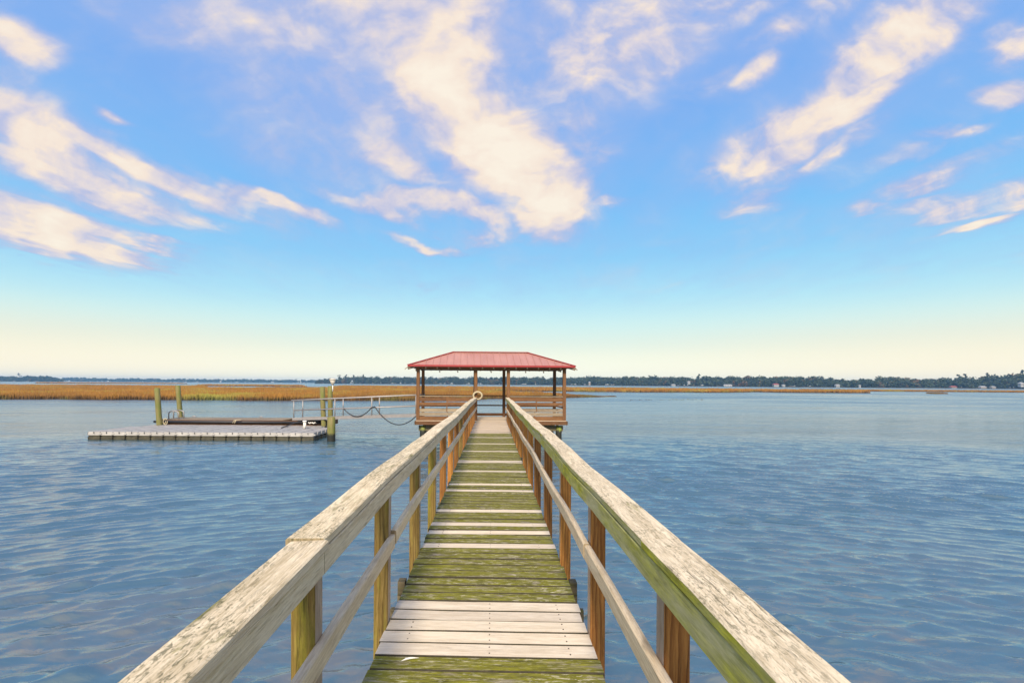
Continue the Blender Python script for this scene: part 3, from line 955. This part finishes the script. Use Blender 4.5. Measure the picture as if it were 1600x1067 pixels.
mb = MB(); mb.tube([(0, 0, .30), (0, 0, .33), (0, 0, .36)], [.09, .10, .07], 12); mb.build('cap', M['white'], bl)


def mooring_pile(px, ptop, Y, r, label, pyb=None, lean=.0, mat='pile'):
    x = (px - VPX) / F * Y
    zt = EYE - (ptop - hz(px)) * Y / F
    mb = MB()
    n = 7
    pts, rad = [], []
    for i in range(n + 1):
        t = i / n
        z = -2 + (zt + 2) * t
        pts.append((x + lean * (z), Y, z)); rad.append(r * (1.06 - .1 * t) * random.uniform(.97, 1.03))
    pts.append((pts[-1][0], Y, zt + .03)); rad.append(r * .7)
    mb.tube(pts, rad, 16)
    o = mb.build('mooring_pile', M[mat]); tag(o, label, 'pile', 'mooring piles around the floats')
    # origin at the foot
    return o, Vector((x, Y, zt))


mooring_pile(250.5, 607, 24.30, .125, 'leaning olive pile before the front corner of the wooden float, near the rope loops', lean=-.075)
mooring_pile(283.5, 603, 26.9, .125, 'olive green pile behind the wooden float beside the ladder loops', lean=-.085)
mooring_pile(507, 605, 24.25, .118, 'green pile in front of the gangway at the foot of its slope', lean=-.05)
_, ptopD = mooring_pile(517, 604, 26.75, .128, 'green pile behind the gangway carrying the white lamp', lean=-.02)
mooring_pile(518, 652, 20.95, .165, 'short stout mossy pile with black wet foot at the corner of the wide float')

# lamp on the pile
lx = ptopD.x + .13 - .02 * ptopD.z + .03
lp = thing('pile_lamp', 'small white torch shaped lamp on a thin stem fixed to a pile', 'lamp', (lx, 26.68, ptopD.z - .24))
mb = MB(); mb.tube([(0, 0, 0), (0, 0, .32)], .028, 8); mb.build('stem', M['white'], lp)
mb = MB(); mb.tube([(0, 0, .32), (0, 0, .40), (0, 0, .58)], [.04, .09, .17], 8); mb.build('shade', M['dull'], lp)
mb = MB(); mb.tube([(0, 0, .58), (0, 0, .62), (0, 0, .68)], [.19, .19, .06], 8); mb.build('cap', M['dull'], lp)

# ------------------------------------------------------------------ gangway
ga, gb = Vector((-9.62, 24.75, .62)), Vector((-3.22, 22.35, .98))
gd = (gb - ga); gl = gd.length; gd.normalize()
gs = gd.cross(Vector((0, 0, 1))).normalized() * -1    # towards the back
gw = .62
gg = thing('gangway', 'sloping aluminium gangway with handrails between the shelter and the floating dock', 'gangway', ga)
P = lambda s, w_, z: gd * (s * gl) + gs * (w_ * gw) + Vector((0, 0, z))
mb = MB()
n = 40
for i in range(n):
    t = (i + .5) / n
    mb.beam([P(t, .03, .02), P(t, .97, .02)], gl / n - .008, .03)
mb.build('tread', M['greywood'], gg)
for w_ in (0, 1):
    fr = MB(); fr.beam([P(0, w_, 0), P(1, w_, 0)], .06, .13); frame = fr.build('side_frame', M['alu'], gg)
    rl = MB(); rl.tube([P(-.01, w_, .9), P(.3, w_, .905), P(1, w_, .9)], .036, 10); rl.tube([P(.01, w_, .42), P(.99, w_, .42)], .030, 8)
    rl.build('handrail', M['alu'], frame)
    for s in (.01, .36, .655, .985):
        pm = MB(); pm.tube([P(s, w_, .06), P(s, w_, .9)], .027, 8); pm.build('handrail_post', M['alu'], frame)
mb = MB(); mb.beam([P(-.10, .5, -.03), P(.0, .5, .02)], gw + .1, .02); mb.build('landing_plate', M['greywood'], gg)
mb = MB()
p0, p1, p2, p3 = P(.435, 0, .42) + ga, P(.655, 0, .42) + ga, P(.68, 0, .46) + ga, P(.995, 0, .02) + ga
off = Vector((0, -.06, 0))
path = [p + off for p in sag(p0, p1, .38, 12)] + [p2 + off] + [p + off for p in sag(p2, p3, .60, 16)][1:]
mb.tube(path, .022, 6)
tag(mb.build('cable', M['black']), 'black cable drooping in two loops along the gangway handrail', 'cable')

# ------------------------------------------------------------------ marsh
m_grass, nt, b = material('marsh_grass_blades')
pos = nt.new('ShaderNodeNewGeometry').outputs['Position']
sp = nt.new('ShaderNodeSeparateXYZ'); nt.put(sp.inputs[0], pos)
n = nt.noise(nt.mapping(pos, scale=(.12, .05, .3)), 1, 5, .6)
n2_ = nt.noise(nt.mapping(pos, scale=(.9, .12, 0)), 1, 4, .65)
n3_ = nt.noise(nt.mapping(pos, loc=(9, 2, 0), scale=(.05, .018, 0)), 1, 5, .65)
tn = nt.new('ShaderNodeAttribute'); tn.attribute_name = 'tint'
c = nt.mix(tn.outputs['Fac'], (.18, .078, .012), (.38, .185, .026))
c = nt.mix(nt.maprange(n, .52, .68), c, (.30, .27, .045))
c = nt.mix(nt.maprange(n3_, .45, .68, 0, .75), c, (.17, .085, .02))
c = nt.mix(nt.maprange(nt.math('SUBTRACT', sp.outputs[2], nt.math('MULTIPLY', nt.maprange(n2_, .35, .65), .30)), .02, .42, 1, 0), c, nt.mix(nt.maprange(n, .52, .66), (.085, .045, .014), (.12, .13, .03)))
nt.put(b.inputs['Base Color'], c); b.inputs['Roughness'].default_value = .85
M['mud'] = plain('marsh_mud', (.16, .10, .045), .9, 0, .4, .2)


def inside(poly, X, Y):
    r = np.zeros(len(X), bool)
    n_ = len(poly)
    for i in range(n_):
        (xa, ya_), (xb, yb2) = poly[i], poly[(i + 1) % n_]
        c_ = ((ya_ > Y) != (yb2 > Y)) & (X < (xb - xa) * (Y - ya_) / (yb2 - ya_ + 1e-9) + xa)
        r ^= c_
    return r


def marsh(poly, label, n_, hmean=.85, width=.10, holes=(), edge=True, name='marsh_grass', taper=None):
    px_ = np.array([p[0] for p in poly]); py_ = np.array([p[1] for p in poly])
    # rough up the outline
    pts = []
    for i in range(len(poly)):
        a_, b2 = poly[i], poly[(i + 1) % len(poly)]
        L = math.hypot(b2[0] - a_[0], b2[1] - a_[1]); k = max(2, int(L / 2.2))
        for q in range(k):
            t = q / k
            pts.append((a_[0] + (b2[0] - a_[0]) * t + random.uniform(-.6, .6), a_[1] + (b2[1] - a_[1]) * t + random.uniform(-1, 1) * (.5 + .006 * a_[1])))
    lo, hi = py_.min(), py_.max()
    X = rng.uniform(px_.min(), px_.max(), n_ * 4)
    # denser near the camera
    Yv = 1 / rng.uniform(1 / hi, 1 / lo, n_ * 4)
    ok = inside(pts, X, Yv)
    for hpoly in holes: ok &= ~inside(hpoly, X, Yv)
    X, Yv = X[ok][:n_], Yv[ok][:n_]
    if edge:   # a thick front
        ex, ey = [], []
        for a_, b2 in zip(pts, pts[1:] + pts[:1]):
            k = int(70 * math.hypot(b2[0] - a_[0], b2[1] - a_[1]) / max(1, (a_[1] / 60) ** 1.5))
            t = rng.random(k)
            ex.append(a_[0] + (b2[0] - a_[0]) * t + rng.normal(0, .25, k)); ey.append(a_[1] + (b2[1] - a_[1]) * t + np.abs(rng.normal(0, .9, k)))
        X = np.concatenate([X] + ex); Yv = np.concatenate([Yv] + ey)
    k = len(X)
    clump = np.sin(X * .9 + Yv * .3) * np.sin(X * .37 - Yv * .21 + 1) * .5 + .5
    h = hmean * (.62 + .34 * clump + rng.normal(0, .13, k)); h = np.clip(h, .15, None)
    if taper: h *= np.clip((taper[1] - X) / (taper[1] - taper[0]), .12, 1)
    a_ = rng.uniform(-.9, .9, k)
    w_ = width * rng.uniform(.6, 1.4, k) * np.clip(Yv / 80, .8, 3)
    dx, dy = np.cos(a_) * w_ / 2, np.sin(a_) * w_ / 2
    lx_, ly_ = rng.normal(0, .16, k) * h, rng.normal(0, .16, k) * h
    z0 = np.full(k, .0)
    p1 = np.stack([X - dx, Yv - dy, z0], 1); p2 = np.stack([X + dx, Yv + dy, z0], 1)
    p3 = np.stack([X + lx_ + dx * .25, Yv + ly_ + dy * .25, h], 1); p4 = np.stack([X + lx_ - dx * .25, Yv + ly_ - dy * .25, h], 1)
    V = np.stack([p1, p2, p3, p4], 1).reshape(-1, 3)
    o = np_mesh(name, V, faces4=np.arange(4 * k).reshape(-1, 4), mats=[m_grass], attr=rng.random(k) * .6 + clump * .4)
    tag(o, label, 'grass', kind='stuff')
    mb = MB()
    cxm, cym = sum(p[0] for p in pts) / len(pts), sum(p[1] for p in pts) / len(pts)
    top = [(p[0] + (cxm - p[0]) * .006, p[1] + (cym - p[1]) * .006, .05) for p in pts]
    bot = [(p[0], p[1], -.3) for p in pts]
    mb.poly(top if sum((pts[i][0] * pts[(i + 1) % len(pts)][1] - pts[(i + 1) % len(pts)][0] * pts[i][1]) for i in range(len(pts))) > 0 else top[::-1])
    for i in range(len(pts)):
        j = (i + 1) % len(pts)
        mb.poly([bot[i], bot[j], top[j], top[i]])
    tag(mb.build('mudflat', M['mud']), kind='structure')


def G(*pp):
    return [tuple(at(px, py, 0)[:2]) for px, py in pp]


marsh(G((-60, 624), (60, 623.6), (200, 625), (330, 625.5), (420, 626), (520, 626), (600, 626), (660, 626), (735, 624.5), (760, 623.5), (880, 621.5), (960, 619.9), (958, 619.2),
        (880, 617.8), (790, 616), (740, 612.5), (690, 611), (640, 609.8), (560, 607.8), (440, 607.6), (385, 608.8), (320, 607.6), (310, 604.6), (200, 604), (100, 603), (-60, 603)),
      'broad belt of golden marsh grass along the far side of the channel behind the floats', 130000, taper=(9, 23))
marsh(G((520, 606.2), (620, 607.1), (700, 609.2), (770, 611.0), (890, 612.0), (1000, 612.8), (1130, 613.4), (1180, 612.6), (1250, 613.6), (1300, 614.0), (1358, 614.2), (1340, 612.8), (1240, 610.8), (1130, 609.3), (1000, 607.8), (890, 606.6), (760, 605.6), (640, 604.6), (540, 603.6)),
      'narrow golden marsh spit reaching out to the right beyond the shelter', 42000, .85, .16)
marsh(G((306, 603.2), (400, 603.6), (480, 604.6), (470, 602.6), (400, 601.6), (320, 601.4)), 'small far patch of brown marsh behind the golden belt', 4000, .8, .3, edge=False)
marsh(G((1360, 611.6), (1450, 612.2), (1600, 613.4), (1680, 613.8), (1680, 612.2), (1600, 611.4), (1450, 610.6), (1330, 609.6), (1250, 608.8), (1255, 609.6)),
      'thin brown strip of marsh in front of the wooded shore at the right', 9000, .6, .3, edge=False)
marsh(G((1452, 615.2), (1475, 615.6), (1472, 614.8), (1455, 614.6)), 'tiny lone islet of brown grass out on the open water', 900, .4, .2, edge=False)
marsh(G((60, 599), (190, 599.2), (290, 599.8), (280, 599), (190, 598.3), (60, 598)), 'faint far line of tan marsh below the distant wooded shore', 5000, .9, .8, edge=False)
# sparse drowned tufts on the right
V, k = [], 0
for i in range(90):
    px = 985 + 118 * random.random(); py = 625.2 - .9 * (px - 985) / 118 + random.gauss(0, .35)
    p = at(px, py, 0); h = random.uniform(.05, .2) * random.random(); a = random.uniform(0, 3); w_ = .05
    V += [(p.x - w_, p.y, -.05), (p.x + w_, p.y, -.05), (p.x + w_ * .3 + random.gauss(0, .06), p.y, h), (p.x - w_ * .3, p.y, h)]
o = np_mesh('drowned_grass', np.array(V), faces4=np.arange(len(V)).reshape(-1, 4), mats=[m_grass], attr=np.zeros(len(V) // 4))
tag(o, 'sparse dark grass tips breaking the water to the right of the shelter', 'grass', kind='stuff')

# ------------------------------------------------------------------ far woods
m_leaf, nt, b = material('wood_foliage')
tn = nt.new('ShaderNodeAttribute'); tn.attribute_name = 'tint'
c = nt.ramp(tn.outputs['Fac'], [(0, (.014, .026, .014)), (.45, (.030, .050, .022)), (.8, (.055, .07, .028)), (1.0, (.14, .08, .04))])
nt.put(b.inputs['Base Color'], c); b.inputs['Roughness'].default_value = .8
M['bark'] = plain('bark', (.12, .08, .055), .9)


def crown_faces(cx_, cy_, zb, h, w_, nleaf, size, tint, g=rng, lobes=6, low=.05):
    """leaf faces of one crown: several lobes filled with small tilted quads"""
    Vs, T = [], []
    for l in range(lobes):
        a = g.uniform(0, 6.28); rr = w_ * g.uniform(.0, .5)
        lc = np.array([cx_ + rr * math.cos(a), cy_ + rr * math.sin(a), zb + h * g.uniform(low + .2, .84)])
        lr = np.array([w_ * g.uniform(.28, .48), w_ * g.uniform(.28, .48), h * g.uniform(.13, .24)])
        k = max(4, nleaf // lobes)
        d = g.normal(0, 1, (k, 3)); d /= np.linalg.norm(d, axis=1)[:, None]
        p = lc + d * lr * (g.random(k) ** .4)[:, None]
        p[:, 2] = np.maximum(p[:, 2], zb + .1)
        e1 = g.normal(0, 1, (k, 3)); e1 /= np.linalg.norm(e1, axis=1)[:, None]
        e2 = np.cross(e1, g.normal(0, 1, (k, 3))); e2 /= np.linalg.norm(e2, axis=1)[:, None]
        s = size * g.uniform(.5, 1.3, k)[:, None]
        Vs.append(np.stack([p - e1 * s, p + e2 * s * .6, p + e1 * s, p - e2 * s * .6], 1))
        T.append(np.clip(tint + g.normal(0, .16, k) + g.uniform(-.12, .12), 0, .86 if tint < .85 else 1))
    return np.concatenate(Vs), np.concatenate(T)


def shore(label, pts, n_trees, depth, nleaf, size):
    """pts: (px, base distance, tree height in m); trees spread between them"""
    Vs, T = [], []
    pxs = [p[0] for p in pts]
    for i in range(n_trees):
        px = random.uniform(pxs[0], pxs[-1])
        Y0 = np.interp(px, pxs, [p[1] for p in pts]); H = np.interp(px, pxs, [p[2] for p in pts])
        row = random.random()
        Yt = Y0 + 4 + depth * row
        h = H * random.uniform(.62, 1.02) * (.62 + .38 * min(1, row * 2.2))
        if random.random() < .05 and row > .4: h *= 1.12
        tint = random.gauss(.38, .13)
        if random.random() < .07: tint = .93
        v_, t_ = crown_faces((px - VPX) / F * Yt, Yt, 0.2, h, h * random.uniform(.55, .95), nleaf, size, tint, low=-.05 if row < .4 else .15)
        Vs.append(v_); T.append(t_)
    V = np.concatenate(Vs).reshape(-1, 3); T = np.concatenate(T)
    o = np_mesh('distant_wood', V, faces4=np.arange(len(V)).reshape(-1, 4), mats=[m_leaf], attr=T)
    tag(o, label, 'woodland', kind='stuff')
    # land under the trees
    mb = MB()
    bk = [((p[0] - VPX) / F * (p[1] + depth + 60), p[1] + depth + 60) for p in pts]
    fr = [((p[0] - VPX) / F * p[1], p[1]) for p in pts]
    for i in range(len(pts) - 1):
        mb.poly([(*fr[i], .25), (*fr[i + 1], .25), (*bk[i + 1], 1.5), (*bk[i], 1.5)])
        mb.poly([(*fr[i], -.5), (*fr[i + 1], -.5), (*fr[i + 1], .25), (*fr[i], .25)])
    tag(mb.build('far_bank', M['mud']), kind='structure')


shore('dark wooded shore across the water at the right side', [(1225, 610, 14.5), (1290, 600, 14), (1302, 600, 10.5), (1350, 580, 11), (1380, 575, 14), (1400, 575, 14), (1410, 570, 11.5), (1470, 560, 11.5), (1500, 550, 14), (1530, 545, 14), (1560, 535, 16), (1600, 520, 18), (1680, 500, 19)], 560, 45, 170, 1.15)
shore('long blue green wooded shore behind the shelter', [(495, 960, 8), (540, 950, 14), (620, 930, 14.5), (720, 900, 15), (900, 800, 15), (1100, 700, 15), (1215, 620, 14), (1232, 610, 14.5)], 950, 60, 150, 1.4)
shore('low distant wooded shore at the left across the marsh', [(-60, 1700, 15), (90, 1750, 15), (300, 1800, 13.5), (450, 1850, 13), (540, 1850, 13)], 700, 90, 90, 2.4)
shore('wooded point with taller trees on the far shore at the left edge', [(-80, 1150, 13), (20, 1150, 13), (60, 1160, 15), (80, 1160, 14), (98, 1160, 6)], 190, 40, 150, 1.6)


def pine(px, Y, h, label):
    t = thing('pine_tree', label, 'tree', ((px - VPX) / F * Y, Y, .5), 0, 'tall trees above the far shore')
    mb = MB(); mb.tube([(0, 0, 0), (.2, 0, h * .5), (0, .1, h * .9)], [.45, .35, .15], 7)
    tr = mb.build('trunk', M['bark'], t)
    Vs, T = [], []
    for q in range(5):
        a = random.uniform(0, 6.28)
        v_, t_ = crown_faces(1.8 * math.cos(a) * random.random(), 1.8 * math.sin(a), h * (.58 + .08 * q), h * .18, 4.2 - .45 * q, 46, .8, .34, lobes=2)
        Vs.append(v_); T.append(t_)
    V = np.concatenate(Vs).reshape(-1, 3)
    o = np_mesh('crown', V, faces4=np.arange(len(V)).reshape(-1, 4), mats=[m_leaf], attr=np.concatenate(T)); o.parent = t


for px, Y, h, lb in ((530, 957, 15.5, 'tall tree standing up at the tip of the far point above the lamp'), (541, 955, 16.2, 'ragged pine rising over the far wood just right of the lamp'),
                     (553, 955, 15.6, 'thin topped pine over the far wood between the lamp and the shelter'), (567, 955, 16.0, 'last ragged pine of the row before the shelter roof'),
                     (1498, 585, 15.0, 'flat topped pine over the right shore, the first of a pair'), (1508, 583, 15.4, 'flat topped pine over the right shore, close to its twin'),
                     (1544, 575, 16.2, 'broad pine standing over the wooded shore near the right edge'), (1595, 560, 19.5, 'tallest broad tree at the right end of the wooded shore'),
                     (1092, 745, 16.3, 'single taller tree above the middle of the far wooded shore'), (30, 1185, 18.5, 'tall feathery tree on the left wooded point')):
    pine(px, Y, h, lb)


def house(px, Y, w_, d_, h, wall, roofc, label, cat='house', zb=.6, gable=True):
    w_, d_, h = w_ * .62, d_ * .62, h * .62
    t = thing('shore_house' if cat == 'house' else 'boathouse', label, cat, ((px - VPX) / F * Y, Y, zb))
    mb = MB(); mb.box((0, 0, h / 2), (w_, d_, h), ch=.05); wl = mb.build('wall', wall, t)
    wn = MB()
    for x in np.linspace(-w_ * .32, w_ * .32, 3):
        wn.box((x, -d_ / 2 - .02, h * .55), (w_ * .12, .06, h * .35), ch=.01)
    wn.build('window', M['black'], wl)
    mb = MB(); e = .5; z1 = h; z2 = h + d_ * .32
    a, b2, c2, d2 = (-w_ / 2 - e, -d_ / 2 - e, z1), (w_ / 2 + e, -d_ / 2 - e, z1), (w_ / 2 + e, d_ / 2 + e, z1), (-w_ / 2 - e, d_ / 2 + e, z1)
    r0, r1 = (-w_ / 2 + d_ * .2, 0, z2), (w_ / 2 - d_ * .2, 0, z2)
    mb.poly([a, b2, r1, r0]); mb.poly([c2, d2, r0, r1]); mb.poly([b2, c2, r1]); mb.poly([d2, a, r0]); mb.poly([d2, c2, b2, a])
    mb.build('roof', roofc, t)


HW = plain('white_wall', (.34, .34, .33), .7, 0, .1); HR = plain('grey_roof', (.42, .42, .43), .7); HRR = plain('red_roof', (.32, .06, .05), .6); HT = plain('tan_wall', (.30, .24, .19), .8)
house(921, 770, 4, 4, 7, HT, HR, 'narrow tan house among the trees just right of the shelter roof')
house(1052, 690, 8, 5, 2.6, HW, HW, 'low white boathouse at the water edge below the middle of the far wood', 'boathouse', .3)
house(1076, 700, 5, 5, 5, HW, HR, 'small white house half hidden in the middle of the far wood', 'house', 3)
house(1137, 650, 16, 5, 2.6, HW, HR, 'long low white boathouse at the edge of the far shore', 'boathouse', .3)
house(1212, 600, 9, 6, 4, HW, HRR, 'white house with red roof at the water where the near wooded shore begins')
house(1224, 596, 5, 4, 3, HW, HW, 'small white hut beside the red roofed house on the far shore')
house(1308, 592, 7, 5, 3.6, HW, HW, 'white house in the dip of the wooded shore')
house(1343, 570, 3, 3, 4, HW, HW, 'tiny white shed at the water edge past the dip in the trees', 'boathouse', .3)
house(1489, 540, 9, 5, 2.2, HT, HRR, 'red roofed boathouse at the water on the right hand shore', 'boathouse', .4)
house(1535, 530, 9, 5, 2.2, HT, HR, 'pale grey boathouse right of the red roofed one', 'boathouse', .4)
house(1551, 528, 6, 5, 2.2, HT, HW, 'small white roofed boathouse, the farthest right at the water', 'boathouse', .4)
house(1595, 515, 5, 5, 6, HW, HR, 'white house between trees at the far right end of the shore', 'house', 2)
house(345, 1690, 9, 6, 7, HW, HW, 'bright white house on the distant left shore')
house(426, 1700, 14, 6, 4, HW, HW, 'low white building on the distant shore left of the piles and lamp')

# ------------------------------------------------------------------ haze
HAZE = 1
if HAZE:
    mb = MB()
    x0h, x1h, y0h, y1h, z0h, z1h = -2800, 2800, -450, 2600, -3.2, 22.5
    c8 = [(x0h, y0h, z0h), (x1h, y0h, z0h), (x1h, y1h, z0h), (x0h, y1h, z0h), (x0h, y0h, z1h), (x1h, y0h, z1h), (x1h, y1h, z1h), (x0h, y1h, z1h)]
    mb.v = [Vector(p) for p in c8]
    for f in ((3, 2, 1, 0), (4, 5, 6, 7), (0, 1, 5, 4), (1, 2, 6, 5), (2, 3, 7, 6), (3, 0, 4, 7)):
        mb.face(f, [(0, 0)] * 4)
    hm = bpy.data.materials.new('haze_air'); hm.use_nodes = True
    hn = NT(hm.node_tree); hm.node_tree.nodes.remove(hm.node_tree.nodes['Principled BSDF'])
    pv = hn.new('ShaderNodeVolumePrincipled')
    pv.inputs['Color'].default_value = (.28, .60, 1.0, 1)
    pv.inputs['Density'].default_value = .00025
    hn.link(pv.outputs[0], hm.node_tree.nodes['Material Output'].inputs['Volume'])
    ho = mb.build('haze', hm)
    tag(ho, 'thin blue haze over the water and the far shores', 'haze', kind='stuff')

# ------------------------------------------------------------------ render settings
sc.render.engine = 'CYCLES'
sc.view_settings.view_transform = 'Standard'
sc.view_settings.look = 'None'
sc.view_settings.exposure = 0.25
sc.view_settings.gamma = 1.0
sc.cycles.use_denoising = True
sc.cycles.max_bounces = 6
sc.cycles.transparent_max_bounces = 8
sc.cycles.volume_bounces = 0
